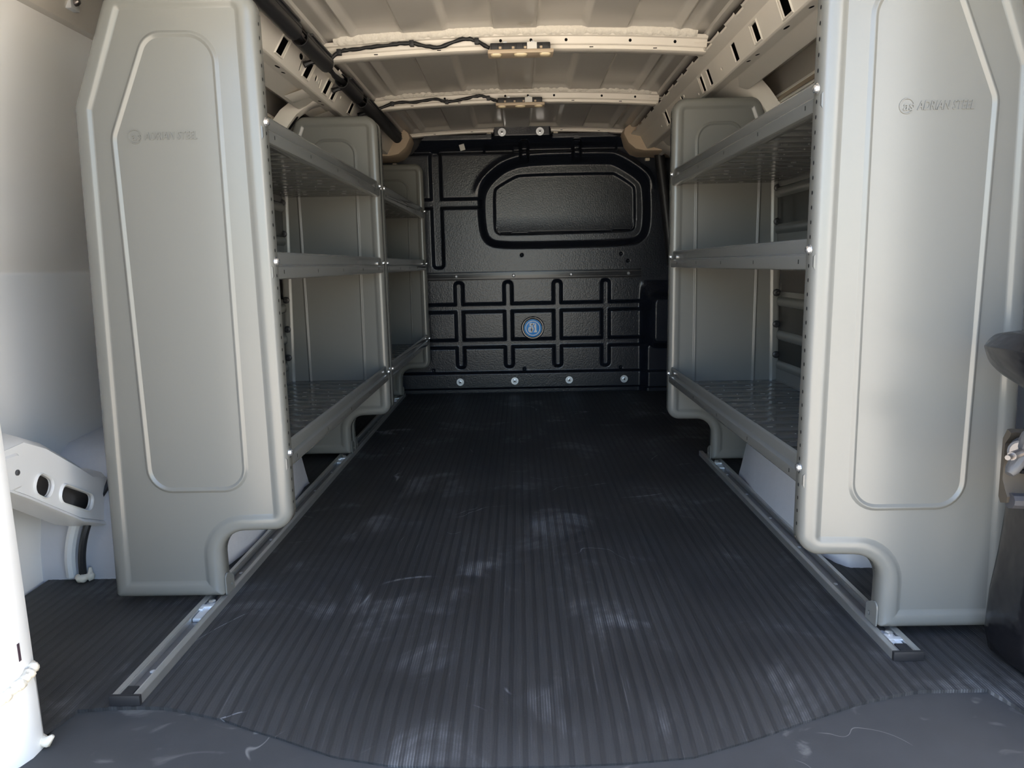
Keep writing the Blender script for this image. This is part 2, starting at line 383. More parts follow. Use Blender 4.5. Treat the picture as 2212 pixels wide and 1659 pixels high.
# ---- roof cross beams with holes, lips and lumpy sealant
def beam(Y, n, dz=0.0):
    X = [-0.60 + 1.20 * i / 48 for i in range(49)]
    pr = [(-0.048, 1.414), (-0.044, 1.4045), (-0.040, 1.4025)]      # rear top edge, down to the face
    face = [(-0.036, 1.402), (-0.030, 1.3835)]
    low = [(-0.0285, 1.3815), (-0.024, 1.3805), (-0.0225, 1.3795), (-0.021, 1.3705), (-0.017, 1.3685), (0.022, 1.3685), (0.026, 1.371), (0.028, 1.3805), (0.034, 1.3830), (0.040, 1.4025), (0.048, 1.414)]
    f = lambda x, p: (x, Y + p[0], p[1] + dz + arch(x))
    mb = MB(); mb.rings([[f(x, p) for p in pr + face[:1]] for x in X], False)
    mb.rings([[f(x, p) for p in face[1:] + low] for x in X], False)
    # drilled face
    top = [(x, 0.0) for x in X]; bot = [(x, 1.0) for x in X]
    hx = [-0.30, -0.045, 0.05, 0.16, 0.36, 0.50] if n != 3 else [0.30]
    holes = [circ(x, 0.5, 0.0048, 10, 0.25) for x in hx]
    def g(u, v, w):
        p = (face[0][0] + (face[1][0] - face[0][0]) * v, face[0][1] + (face[1][1] - face[0][1]) * v)
        q = f(u, p); return (q[0], q[1] + w, q[2])
    plate(mb, bot + top[::-1], holes, g)
    b = mb.build('trim_%d' % n, 'cream'); struct(b)
    MB().rings([[(x, Y - 0.026, 1.3995 + dz + arch(x)), (x, Y - 0.023, 1.3860 + dz + arch(x))] for x in X], False).build('beam_hole_shade', 'dark', b, 0)  # near-black strip painting in the shade behind the drilled holes
    # punched slots on the lower lip
    sl_ = MB()
    for x in (-0.44, -0.24, 0.24, 0.44):
        z = 1.375 + dz + arch(x); sl_.box(x - 0.006, x + 0.006, Y - 0.0228, Y - 0.0205, z - 0.0012, z + 0.0012)
    sl_.build('slot_row', 'dark', b, 0)['kind'] = 'stuff'
    # sealant bead between beam and skin
    rg = []
    for i in range(161):
        x = -0.565 + 1.13 * i / 160; zt = roofz(x, Y - 0.06) + dz
        j = 0.002 * sin(i * 1.7) + 0.0015 * sin(i * 0.61 + 2) + random.uniform(-0.001, 0.001)
        z0 = 1.409 + dz + arch(x) + j
        zt = max(zt, z0 + 0.005) + 0.002
        rg.append([(x, Y - 0.047, z0 - 0.004), (x, Y - 0.055 + j, z0), (x, Y - 0.059 + j * 0.5, (z0 + zt) / 2), (x, Y - 0.060, zt), (x, Y - 0.03, zt + 0.002)])
    MB().rings(rg, False).build('sealant_bead', 'foam', b, 80)
    # end gussets
    for s in (-1, 1):
        plate(MB(), [(0.56, 0), (0.64, 0), (0.64, 0.05), (0.60, 0.05)], [], lambda u, v, w: (s * u, Y - 0.034 + v + w * 0, 1.392 + dz + w), 0.003).build('gusset', 'cream', b, 0)
    return b
beam(2.42, 1); beam(3.20, 2, 0.008); beam(4.03, 3, 0.036)

# ---- roof side rails: slotted box sections along both sides
def roof_rail(sgn, n, slots, rounds, smalls):
    r = MB()
    A, B_, C_ = (0.600, 1.3705), (0.635, 1.3575), (0.660, 1.2930)
    y0, y1 = 0.93, 3.93
    X = lambda x: sgn * x
    # flange with little tabs
    tabs = [(y0, 0)]
    y = 1.3
    r.rings([[(X(0.598), yy, 1.3760), (X(A[0]), yy, A[1]), (X(B_[0] - 0.003), yy, B_[1] + 0.0015), (X(B_[0]), yy, B_[1])] for yy in (y0, y1)], False)
    while y < 3.85:
        r.rings([[(X(0.5905), yy, z1), (X(0.594), yy, z1 - 0.005), (X(0.603), yy, A[1] - 0.0012), (X(0.628), yy, 1.3592)] for yy, z1 in ((y, 1.380), (y + 0.01, 1.3765), (y + 0.085, 1.3765), (y + 0.095, 1.380))], False)
        y += 0.155
    # slotted face
    L = math.dist(B_, C_)
    f = lambda u, v, w: (X(B_[0] + (C_[0] - B_[0]) * v + w * 0.93), u, B_[1] + (C_[1] - B_[1]) * v + w * 0.36)
    ol = [(y0, 0), (y1, 0), (y1, 1), (y0, 1)]
    hs = [[(p[0] + sh * (p[1] - 0.5), p[1]) for p in rrect(yc, vc, w, h, 0.010)] for yc, vc, w, h, sh in slots]
    hs += [circ(yc, vc, w, 12, h) for yc, vc, w, h in rounds]
    hs += [rrect(yc, vc, w, h, 0.002, 2) for yc, vc, w, h in smalls]
    plate(r, ol, hs, f, 0.004)
    # underside, header face, return to the outer skin
    und = [(0.660, 1.2930), (0.6635, 1.2905), (0.668, 1.2900), (0.705, 1.2975), (0.710, 1.2970), (0.758, 1.2745), (0.764, 1.2735), (0.768, 1.2760), (0.790, 1.290), (0.86, 1.345), (0.99, 1.372)]
    r.rings([[(X(x), yy, z) for x, z in und] for yy in (y0, y1)], False)
    t = r.build('trim_%d' % n, 'cream', None, 30); struct(t)
    # near-black sheet painting in the shade behind the slots
    MB().rings([[(X(0.67), yy, 1.385), (X(0.72), yy, 1.303)] for yy in (y0, y1)], False).build('slot_shade', 'dark', t, 0)
    # raised pressed rims beside the larger slots
    for yc, vc, w, h, sh in slots:
        if w < 0.04: continue
        rim = MB()
        o_ = rrect(yc, vc, w + 0.016, min(0.97, h + 0.2), 0.012); i_ = rrect(yc, vc, w + 0.003, h + 0.03, 0.009)
        k = lambda p, wd: f(p[0] + sh * (p[1] - 0.5), p[1], wd)
        rim.rings([[k(p, 0) for p in o_], [k(((a[0] + b[0]) / 2, (a[1] + b[1]) / 2), -0.0035) for a, b in zip(o_, i_)], [k(p, -0.001) for p in i_]], True)
        rim.build('slot_rim', 'cream', t, 60)
    return t
def vz(z): return (1.3575 - z) / (1.3575 - 1.2930)
rrail = roof_rail(1, 4, [(1.60, .5, .05, .66, 0), (1.85, .55, .055, .66, 0), (2.06, .52, .045, .66, 0), (2.25, .5, .038, .74, 0), (2.535, .5, .034, .74, 0), (2.625, .5, .042, .74, 0), (3.22, .45, .055, .74, 0)],
                 [(2.40, .62, .008, .09), (3.36, .6, .006, .08)], [(2.70, .75, .014, .12), (2.92, .30, .03, .35), (2.88, .25, .012, .14)])
lrail = roof_rail(-1, 5, [(1.72, .5, .055, .66, -.03), (2.107, .40, .055, .74, -.03), (2.355, .40, .058, .74, -.03), (2.574, .38, .052, .72, -.03), (2.667, .38, .045, .72, -.03), (2.922, .34, .05, .66, -.03), (3.3, .4, .05, .7, -.03)],
                 [(2.27, .16, .022, .14), (2.448, .45, .012, .17)], [(2.285, .5, .016, .45), (2.315, .22, .014, .2), (2.498, .5, .015, .42), (2.755, .3, .014, .14), (2.418, .42, .006, .14), (2.478, .5, .006, .14)])

# ---- upper side structure: outer skin, belt rail and pillars
def side_upper(sgn, n):
    X = lambda x: sgn * x; ys_ = 1.5 if sgn > 0 else 2.05
    s = MB().profile([(X(0.985), 1.10), (X(0.945), 1.20), (X(0.895), 1.31), (X(0.875), 1.36), (X(0.89), 1.365), (X(0.91), 1.315), (X(0.96), 1.205), (X(1.0), 1.105)], ys_, 4.05)
    o = s.build('trim_%d' % n, M['roof']); struct(o)
    b = MB().profile([(X(0.862), 1.2500), (X(0.866), 1.2585), (X(0.874), 1.2600), (X(0.905), 1.2560), (X(0.93), 1.250), (X(0.93), 1.222), (X(0.868), 1.228)], ys_ - .05, 4.0)
    bo = b.build('belt_rail', 'cream', o); bo['label'] = 'cream pressed belt rail below the side panel'
    br = MB().box(min(X(0.8602), X(0.8622)), max(X(0.8602), X(0.8622)), ys_, 2.62, 1.2335, 1.2465)
    br.build('belt_strip', mat('belt_brown_%d' % n, (0.28, 0.22, 0.15), 0.35), o, 0)  # thin brown strip along the aisle face of the belt rail
    return o
sr = side_upper(1, 6); slft = side_upper(-1, 7)
def pillar(sgn, yc, w, parent, holes=True):
    X = lambda x: sgn * x
    mbp = MB(); rg = []
    for x, z, ww in ((0.700, 1.2985, w * 1.5), (0.735, 1.2885, w * 1.15), (0.775, 1.262, w), (0.815, 1.215, w * .95), (0.865, 1.12, w * .95), (0.915, 0.95, w)):
        rg.append([(X(x + 0.055), yc - ww * .62, z + .01), (X(x + 0.01), yc - ww * .56, z), (X(x), yc - ww * .46, z - .004), (X(x), yc + ww * .46, z - .004), (X(x + 0.01), yc + ww * .56, z), (X(x + 0.055), yc + ww * .62, z + .01)])
    mbp.rings(rg, False)
    p = mbp.build('pillar', 'cream', parent, 40)
    if holes:
        plate(MB(), rrect(yc + .02, 1.205, 0.035, 0.05, 0.006), [], lambda u, v, w_: (X(0.8195 - (v - 1.205) * .75 - .004 + w_), u, v), 0.003).build('pillar_slot', 'dark', p, 0)
    return p
pillar(1, 2.66, 0.30, sr); pillar(1, 3.75, 0.16, sr, False)
# left roof-bow bracket: folded post with a long slot
lp = pillar(-1, 2.66, 0.05, slft, False); pillar(-1, 3.55, 0.16, slft, False)
plate(MB(), rrect(2.66, 1.225, 0.016, 0.06, 0.0075), [], lambda u, v, w: (-(0.8135 - (v - 1.215) * .80 - .006 + w), u, v), 0.003).build('pillar_slot', 'dark', lp, 0)
# recessed boxes on the underside of the left rail, punched holes on both
for yc, wd in ((2.48, .10), (2.82, .12), (3.05, .12)):
    MB().rings([[(-0.690, yc - wd / 2, 1.2925), (-0.75, yc - wd / 2, 1.2735), (-0.75, yc + wd / 2, 1.2735), (-0.690, yc + wd / 2, 1.2925)],
                [(-0.697, yc - wd / 2 + .012, 1.2865), (-0.745, yc - wd / 2 + .012, 1.2705), (-0.745, yc + wd / 2 - .012, 1.2705), (-0.697, yc + wd / 2 - .012, 1.2865)]], True, False, True).build('pressed_pad', 'cream', lrail, 30)
for sgn, par, ys in ((1, rrail, (1.92, 2.16, 2.22, 1.78)), (-1, lrail, (2.16, 2.23, 2.60, 2.66))):
    h = MB()
    for i, yc in enumerate(ys):
        x = 0.686 if i % 2 else 0.680; z = 1.2900 + (x - 0.668) * 0.203 - 0.0006
        h.add([(sgn * (x + 0.006 * cos(a)), yc + (0.016 if i == 0 else 0.009) * sin(a), z + 0.0012 * cos(a)) for a in [2 * pi * k / 12 for k in range(12)]], [tuple(range(12))])
    h.build('punched_hole', 'dark', par, 0)['kind'] = 'stuff'
# black plastic vent box tucked behind the right rail
vb = MB().box(0.69, 0.79, 2.78, 2.94, 1.235, 1.292, 0.012).build('vent_box', mat('grey_vent', (0.30, 0.28, 0.25), 0.4), sr, 40)
MB().lathe((0.735, 2.779, 1.262), (0, -1, 0), [(0.0, 0.0), (0.024, 0.0), (0.026, 0.002)], 20).build('vent_hole', 'dark', vb)

# ---- rear left side rail seen above the white wall, with bolt
rl = MB().profile([(-1.005, 1.272), (-0.995, 1.274), (-0.955, 1.345), (-0.96, 1.36), (-1.03, 1.36), (-1.03, 1.272)], 1.02, 2.3).build('trim_8', M['roof'])
struct(rl)
MB().box(-0.986, -0.969, 1.672, 1.705, 1.294, 1.326, 0.004).build('rail_slot', 'zinc', rl, 30)
MB().lathe((-0.970, 1.688, 1.311), (1, 0, 0.2), [(0, 0.012), (0.006, 0.011), (0.009, 0.004), (0.009, -0.004)], 12).build('rail_bolt', 'steel', rl)

# ---- rear door pillars
def door_pillar(sgn, n):
    X = lambda x: sgn * x
    rg = []
    for z in (-0.25, 0.10, 0.118, 0.13, 0.30, 0.8, 1.2, 1.5):
        o_ = 0.004 if z < 0.115 else 0.0
        rg.append([(X(0.757 + o_ * -1), 1.0, z), (X(0.757 - o_), 0.975, z), (X(0.764 - o_), 0.955, z), (X(0.780), 0.938, z), (X(0.81), 0.928, z), (X(1.22), 0.915, z), (X(1.22), 1.03, z), (X(0.79), 1.03, z), (X(0.764), 1.018, z)])
    p = MB().rings(rg, True, True, True).build('trim_%d' % n, 'white', None, 40); return struct(p)
dp = door_pillar(-1, 9)
# right side pillar stands further out
dp2 = MB().rings([[(0.83, 0.955, z), (0.85, 0.925, z), (1.22, 0.915, z), (1.22, 1.03, z), (0.86, 1.03, z), (0.834, 1.0, z)] for z in (-0.25, 0.5, 1.5)], True, True, True).build('trim_10', 'white'); struct(dp2)
def bounce_door(sgn, n):  # unseen open doors, added to bounce sunlight onto the left wall
    X = lambda x: sgn * x
    d = MB(); y0, y1 = 0.86, 0.10
    f = lambda u, v, w: (X(0.985 + 0.12 * u + w), y0 + (y1 - y0) * u, v)
    plate(d, rpoly([(0, -0.32, .03), (1, -0.32, .03), (1, 1.30, .08), (0.9, 1.46, .08), (0, 1.46, .03)], 0, 5), [], f, 0.05)
    o = struct(d.build('door_%d' % n, 'white', None, 30))
    for v0, v1 in ((-0.22, 0.45), (0.60, 1.32)):
        p = MB(); P2 = rpoly([(0.10, v0, .06), (0.90, v0, .06), (0.90, v1, .06), (0.10, v1, .06)], 0, 5)
        c = Vector((0.5, (v0 + v1) / 2))
        p.rings([[f(c.x + (q.x - c.x) * k, c.y + (q.y - c.y) * k, w) for q in P2] for k, w in ((1.0, 0.0), (.96, -.018), (.90, -.018), (.87, -.006))], True, False, True)
        p.build('door_pressing', 'white', o, 40)
    MB().box(min(X(1.02), X(1.0)), max(X(1.02), X(1.0)), 0.30, 0.42, 0.49, 0.54, 0.008).build('door_latch', 'bplastic', o)
    return o
bounce_door(-1, 1); bounce_door(1, 2)
hd = MB().box(-1.2, 1.2, 0.90, 0.985, 1.425, 1.50, 0.012).build('trim_11', 'white'); struct(hd)
sl1 = MB()
pts = [(-0.764, 1.010, 0.128), (-0.752, 0.998, 0.128), (-0.7535, 0.975, 0.121), (-0.760, 0.955, 0.114), (-0.775, 0.938, 0.106), (-0.80, 0.927, 0.100), (-0.86, 0.924, 0.098)]
P = smooth_curve(pts, 8)
sl1.tube([p + Vector((random.uniform(-.001, .001), random.uniform(-.001, .001), random.uniform(-.0012, .0012))) for p in P], [0.0075 + random.uniform(-.0018, .0018) for _ in P], 8).build('sealer_bead', 'ivory', dp, 80)
sl2 = MB().tube([(-0.762, 1.004, 0.004), (-0.745, 0.998, 0.004), (-0.738, 1.002, 0.012)], [0.010, 0.008, 0.003], 8).build('sealer_blob', 'ivory', dp, 80)
MB().box(-0.7572, -0.7562, 0.979, 0.984, 0.150, 0.178, 0.0004).build('drain_slot', mat('slot_purple', (0.05, 0.03, 0.04), 0.6), dp, 0)

# ---- wheel arches
def wheel_arch(sgn, n):
    X = lambda x: sgn * x
    a = MB(); rg = []
    for y, h, ins in ((1.600, 0.00, 0.06), (1.605, 0.06, 0.05), (1.63, 0.17, 0.035), (1.68, 0.245, 0.018), (1.76, 0.285, 0.006), (1.95, 0.295, 0.0), (2.14, 0.28, 0.002), (2.24, 0.235, 0.012), (2.30, 0.165, 0.02), (2.335, 0.08, 0.016), (2.355, 0.0, 0.012)):
        xi = 0.712 + ins
        rg.append([(X(xi), y, -0.02), (X(xi), y, max(h - 0.07, -0.01)), (X(xi + 0.006), y, max(h - 0.04, -0.008)), (X(xi + 0.025), y, max(h - 0.012, -0.004)), (X(xi + 0.06), y, h), (X(1.0), y, h + 0.01), (X(1.16), y, h + 0.012), (X(1.16), y, -0.02)])
    a.rings(rg, True, True, True)
    o = a.build('trim_%d' % n, mat('arch_grey_white_%d' % n, (0.55, 0.56, 0.60), 0.45, noise=0.08, nscale=5, bump=0.25, bscale=22, bdist=0.01), None, 60)
    return struct(o)
waL = wheel_arch(-1, 12); waR = wheel_arch(1, 13)
# dark rubber seam, wax and corrugated flange on the rear face of the left arch
P = smooth_curve([(-1.045, 1.588, 0.02), (-1.040, 1.586, 0.07), (-1.028, 1.592, 0.125), (-1.012, 1.622, 0.185), (-0.99, 1.67, 0.24)], 5)
MB().tube(P, 0.0085, 8).build('rubber_seam', 'bplastic', waL)
P = smooth_curve([(-1.078, 1.598, 0.01), (-1.072, 1.592, 0.07), (-1.055, 1.598, 0.14), (-1.03, 1.63, 0.21)], 5)
MB().tube(P, 0.012, 8).build('seam_flange', 'white', waL)
wx = MB(); wx.tube(smooth_curve([(-1.06, 1.589, 0.012), (-1.045, 1.582, 0.010), (-1.03, 1.584, 0.014), (-1.018, 1.587, 0.012)], 4), [0.006 + random.uniform(0, .006) for _ in range(13)], 8)
wx.tube([(-1.028, 1.588, 0.01), (-1.026, 1.588, 0.035)], [0.009, 0.003], 8); wx.build('wax_lump', 'ivory', waL, 80)
cf = MB()
for i in range(24):
    z = 0.004 + i * 0.0065; cf.box(-0.962, -0.938, 1.590, 1.603, z, z + 0.004)
cf.build('corrugated_flange', 'ivory', waL, 0)['kind'] = 'stuff'
# fabric ripples on the aisle side of the right arch
# ---- pressed brace from pillar to left wheel arch (x = -1.0)
bo_ = [(1.20, 0.415), (1.31, 0.385), (1.33, 0.385), (1.388, 0.388), (1.452, 0.358), (1.551, 0.289), (1.60, 0.252), (1.651, 0.237), (1.655, 0.132), (1.63, 0.134), (1.537, 0.176), (1.457, 0.229), (1.379, 0.281), (1.309, 0.324), (1.20, 0.36)]
def rslot(a, b, h):
    a = Vector(a); b = Vector(b); t = (b - a); L = t.length; t.normalize(); nn = Vector((-t.y, t.x))
    return [tuple((a + b) / 2 + t * p[0] + nn * p[1]) for p in rrect(0, 0, L, h, h * .42, 4)]
h1 = rslot((1.407, 0.300), (1.449, 0.270), 0.040); h2 = rslot((1.482, 0.252), (1.578, 0.197), 0.036)
xb = -1.0
br = MB()
def bulge(u, v, w): return (xb + w, u, v)
plate(br, bo_, [h1, h2], bulge, -0.004)
# turned flanges above and below
top = [(u, v) for u, v in bo_[0:8]]; bot = [(u, v) for u, v in bo_[8:]]
br.rings([[(xb - 0.002, u, v) for u, v in top], [(xb - 0.012, u, v + 0.012) for u, v in top], [(xb - 0.045, u, v + 0.022) for u, v in top]], False)
br.rings([[(xb - 0.002, u, v) for u, v in bot], [(xb + 0.004, u, v - 0.003) for u, v in bot], [(xb + 0.006, u, v - 0.009) for u, v in bot], [(xb - 0.002, u, v - 0.013) for u, v in bot], [(xb - 0.06, u, v - 0.016) for u, v in bot]], False)
bro = br.build('trim_14', 'white', None, 40); struct(bro)
for hh in (h1, h2):
    c = sum((Vector(p) for p in hh), Vector((0, 0))) / len(hh)
    rg = []
    for k_, w_ in ((1.22, 0.0), (1.12, 0.005), (1.0, 0.002), (1.0, -0.006)):
        rg.append([(xb + w_, c.x + (p[0] - c.x) * (1 + (k_ - 1) * .6), c.y + (p[1] - c.y) * k_) for p in hh])
    MB().rings(rg, True).build('hole_rim', 'white', bro, 60)
bk = MB(); plate(bk, [(1.37, 0.355), (1.46, 0.315), (1.64, 0.195), (1.64, 0.15), (1.54, 0.195), (1.46, 0.245), (1.37, 0.305)], [], lambda u, v, w: (xb - 0.026 + w, u, v), 0.003); bk.build('brace_hole_shade', 'steel', bro, 0)  # dark plate added so the brace holes look shaded inside
MB().rings([[(xb + w_, 1.345 + (p[0]) * s_, 0.338 + p[1] * s_) for p in rrect(0, 0, 0.042, 0.062, 0.008)] for s_, w_ in ((1.15, 0), (1.0, 0.005), (0.9, 0.005))], True, False, True).build('pressed_pad', 'white', bro, 40)
MB().lathe((xb + 0.005, 1.352, 0.336), (1, 0, 0), [(0.006, 0), (0.006, 0.002), (0.004, 0.0035), (0, 0.0035)], 12).build('stud', 'greyplastic', bro)

# ---- bulkhead: vacuum formed black panel as a relief surface
def sdbox(x, z, cx, cz, hx, hz, r):
    qx = np.abs(x - cx) - hx + r; qz = np.abs(z - cz) - hz + r
    return np.hypot(np.maximum(qx, 0), np.maximum(qz, 0)) + np.minimum(np.maximum(qx, qz), 0) - r
def sdpoly(x, z, P):
    d = np.full(x.shape, 1e9); s = np.ones(x.shape); n = len(P)
    for i in range(n):
        a = P[i]; b = P[i - 1]; ex_, ez_ = b[0] - a[0], b[1] - a[1]; wx_, wz_ = x - a[0], z - a[1]
        t = np.clip((wx_ * ex_ + wz_ * ez_) / (ex_ * ex_ + ez_ * ez_), 0, 1)
        d = np.minimum(d, np.hypot(wx_ - ex_ * t, wz_ - ez_ * t))
        c1 = z >= a[1]; c2 = z < b[1]; c3 = ex_ * wz_ > ez_ * wx_
        fl_ = (c1 & c2 & c3) | (~c1 & ~c2 & ~c3); s = np.where(fl_, -s, s)
    return s * d
def sst(d, w):  # 1 inside, 0 outside, wall centred on d=0
    t = np.clip(0.5 - d / w, 0, 1); return t * t * (3 - 2 * t)
bx = np.arange(-0.78, 0.90, 0.0045); bz = np.arange(-0.012, 1.452, 0.0045)
GX, GZ = np.meshgrid(bx, bz)
dep = np.zeros(GX.shape)     # positive = away from viewer
ch = np.full(GX.shape, 1e9)
CW = 0.0235
for cx in (-0.341, -0.065, 0.212, 0.483): ch = np.minimum(ch, sdbox(GX, GZ, cx, 0.386, CW, 0.243, 0.02))
for cz in (0.483, 0.281): ch = np.minimum(ch, sdbox(GX, GZ, 0.06, cz, 0.66, CW, 0.01))
# round the cell corners a little by blurring the channel distance
dep += 0.022 * sst(ch + 0.002, 0.020)
# left cross channels
lc = np.minimum(sdbox(GX, GZ, -0.449, 1.02, 0.028, 0.31, 0.02), sdbox(GX, GZ, -0.37, 1.059, 0.19, 0.024, 0.01))
dep += 0.020 * sst(lc, 0.018) * (GX < -0.2)
Wo = [(-0.205, 1.08), (-0.200, 0.915), (-0.175, 0.855), (-0.115, 0.828), (0.205, 0.826), (0.62, 0.829), (0.685, 0.852), (0.714, 0.915), (0.709, 1.13), (0.68, 1.18), (0.60, 1.235), (0.535, 1.27), (0.50, 1.277), (0.06, 1.279), (-0.06, 1.252), (-0.14, 1.195), (-0.185, 1.14)]
Wi = [(-0.130, 1.125), (-0.132, 0.925), (-0.120, 0.90), (-0.095, 0.890), (0.205, 0.892), (0.62, 0.896), (0.645, 0.905), (0.650, 0.935), (0.649, 1.12), (0.638, 1.142), (0.545, 1.202), (0.52, 1.209), (0.02, 1.209), (-0.02, 1.197), (-0.115, 1.145)]
def chaikin(P, n=2):
    for _ in range(n):
        Q = []
        for i in range(len(P)):
            a_, b_ = P[i], P[(i + 1) % len(P)]
            Q += [(a_[0] * .75 + b_[0] * .25, a_[1] * .75 + b_[1] * .25), (a_[0] * .25 + b_[0] * .75, a_[1] * .25 + b_[1] * .75)]
        P = Q
    return P
so_ = sdpoly(GX, GZ, chaikin(Wo)); si_ = sdpoly(GX, GZ, chaikin(Wi))
dep += 0.046 * sst(so_, 0.046)
dep += 0.012 * sst(si_, 0.018) - 0.010 * np.clip((0.99 - GZ) / 0.10, 0, 1) ** 2 * (si_ < -0.006)
# raised surround lip of the window hood
dep -= 0.014 * np.exp(-((so_ - 0.035) / 0.016) ** 2) * np.clip((GZ - 1.10) / 0.1, 0, 1)
# the hood ties above the window
for cx in (0.039, 0.323): dep -= 0.034 * sst(sdbox(GX, GZ, cx, 1.325, 0.020, 0.050, 0.008), 0.016)
dep += 0.016 * sst(sdbox(GX, GZ, 0.18, 1.343, 0.36, 0.016, 0.01), 0.016)
# shelf-like step under the top flange and tray step near the floor
tz = 1.388 + 0.0 * GX
dep += -0.045 * np.clip((GZ - (tz - 0.050)) / 0.050, 0, 1)
dep += 0.014 * np.exp(-((GZ - 1.334) / 0.010) ** 2) * (np.abs(GX + 0.42) < 0.4)
dep -= 0.032 * sst(sdbox(GX, GZ, 0.028, 1.425, 0.155, 0.034, 0.006), 0.014)
dep += -0.020 * np.clip((0.122 - GZ) / 0.012, 0, 1)
dep += 0.026 * np.clip((0.027 - GZ) / 0.004, 0, 1)
# right return: black moulded step post beside the side door
dep -= 0.05 * sst(sdbox(GX, GZ, 0.83, 0.29, 0.135, 0.60, 0.01), 0.05) * np.clip((0.62 - GZ) / 0.09, 0, 1)
dep -= 0.05 * sst(sdbox(GX, GZ, 0.80, 0.40, 0.075, 0.135, 0.04), 0.05)
# shallow dimples
for hx_, hz_ in ((0.016, 0.773), (0.569, 0.769), (0.608, 0.730), (0.02, 0.132), (0.57, 0.132), (-0.5, 0.132)): dep += 0.010 * sst(np.hypot(GX - hx_, GZ - hz_) - 0.0065, 0.005)
dep += 0.006 * sst(np.hypot(GX - 0.072, GZ - 0.364) - 0.060, 0.006)
# silhouette of the panel: cut corners at the top
def inside(x, z): return z < np.interp(x, [-0.80, -0.66, -0.60, -0.54, -0.50, -0.128, -0.120, 0.18, 0.188, 0.49, 0.60, 0.66, 0.74, 0.9], [1.29, 1.30, 1.31, 1.36, 1.41, 1.415, 1.448, 1.448, 1.413, 1.41, 1.37, 1.31, 1.28, 1.27])
V = np.stack([GX, YB + dep, GZ], -1); nz, nxx = GX.shape
keep = inside(GX, GZ)
idx = np.arange(nz * nxx).reshape(nz, nxx)
kq = keep[:-1, :-1] & keep[1:, :-1] & keep[:-1, 1:] & keep[1:, 1:]
F = np.stack([idx[:-1, :-1], idx[:-1, 1:], idx[1:, 1:], idx[1:, :-1]], -1)[kq]
bmb = MB(); used = np.unique(F); rem = -np.ones(nz * nxx, int); rem[used] = np.arange(len(used))
bmb.v = [tuple(p) for p in V.reshape(-1, 3)[used].tolist()]; bmb.f = [tuple(f) for f in rem[F].tolist()]
bulk = bmb.build('wall_front', 'abs', None, smooth=80, recalc=False); struct(bulk)
back = MB().box(-1.2, 1.2, 4.125, 4.165, -0.1, 1.52).build('backing_sheet', 'bplastic', bulk, 0)
# horizontal strip
st_ = MB().box(-0.60, 0.678, YB - 0.016, YB + 0.002, 0.6400, 0.6850, 0.002); st_.v = st_.v
sto = st_.build('mounting_strip', 'bstrip', bulk, 30); sto['label'] = 'slim black metal strip screwed across the bulkhead'
for z in (0.650, 0.675): MB().box(-0.60, 0.678, YB - 0.0185, YB - 0.0155, z - 0.0018, z + 0.0018).build('strip_ridge', 'bstrip', sto, 0)
for x in (-0.351, -0.031, 0.289, 0.609):
    MB().lathe((x, YB - 0.016, 0.6615), (0, -1, 0), [(0.0095, 0.0), (0.0092, 0.003), (0.006, 0.0042), (0.005, 0.002), (0, 0.002)], 14).build('screw', 'channel', sto)
# zinc washers, bottom row and top tab
for x, z, yy in ((-0.347, 0.066, -0.0205), (-0.036, 0.067, -0.0205), (0.274, 0.068, -0.0205), (0.586, 0.068, -0.0205), (-0.078, 1.416, -0.0775), (0.124, 1.416, -0.0775)):
    wsh = MB().lathe((x, YB + yy, z), (0, -1, 0), [(0.0, 0.0005), (0.021, 0.0005), (0.0215, 0.002), (0.0205, 0.0035), (0.0135, 0.0035), (0.0125, 0.0028), (0, 0.0028)], 24).build('washer', 'zinc', bulk)
    wsh['label'] = 'round zinc washer fixing the bulkhead'
    MB().lathe((x, YB + yy - 0.0028, z), (0, -1, 0), [(0.0105, 0.0), (0.010, 0.005), (0.0075, 0.006), (0.0045, 0.006), (0.004, 0.002), (0, 0.002)], 12).build('screw_head', 'zinc', wsh)
    MB().lathe((x, YB + yy - 0.0030, z), (0, -1, 0), [(0.0042, 0.0), (0.0042, 0.0055), (0, 0.0055)], 8).build('socket', 'dark', wsh)
# white sticker
c = Vector((-0.296, 1.352)); a = 0.22
mbk = MB(); 
pp = [(c.x + px * cos(a) - pz * sin(a), c.y + px * sin(a) + pz * cos(a)) for px, pz in ((-.014, -.014), (.014, -.014), (.014, .014), (-.014, .014))]
plate(mbk, pp, [], lambda u, v, w: (u, YB - 0.0245 - (v - 1.352) * 0.9 + w, v), 0.0015); s_ = mbk.build('paper_sticker', 'paper', bulk, 0); s_['label'] = 'small white square sticker'
# blue badge
bx0, bz0, by0 = 0.072, 0.364, YB + 0.0045
bd = MB().lathe((bx0, by0, bz0), (0, -1, 0), [(0.0, 0.0), (0.050, 0.0), (0.050, 0.003), (0.047, 0.0045), (0.0, 0.0045)], 40).build('badge', 'blue', bulk); bd['label'] = 'round blue badge with white monogram'
MB().lathe((bx0, by0 + 0.001, bz0 + 0.002), (0, -1, 0), [(0.0555, 0.0), (0.0575, 0.003), (0.060, 0.003), (0.0615, 0.0)], 40, False).build('badge_bezel', 'steel', bd)
MB().lathe((bx0, by0 - 0.0045, bz0), (0, -1, 0), [(0.0375, 0.0), (0.0375, 0.0006), (0.0425, 0.0006), (0.0425, 0.0)], 40, False).build('badge_ring', 'badgewhite', bd)
kk = 0.049 / 310
def bf(u, v, w): return (bx0 + (u - 850) * kk, by0 - 0.0046 - w * 0.0006, bz0 - (v - 765) * kk)
mono = MB()
plate(mono, circ(752, 815, 72, 20, 108), [circ(755, 810, 15, 12, 42)], bf, 1)
plate(mono, [(792, 640), (835, 600), (835, 915), (775, 922), (792, 900)], [], bf, 1)
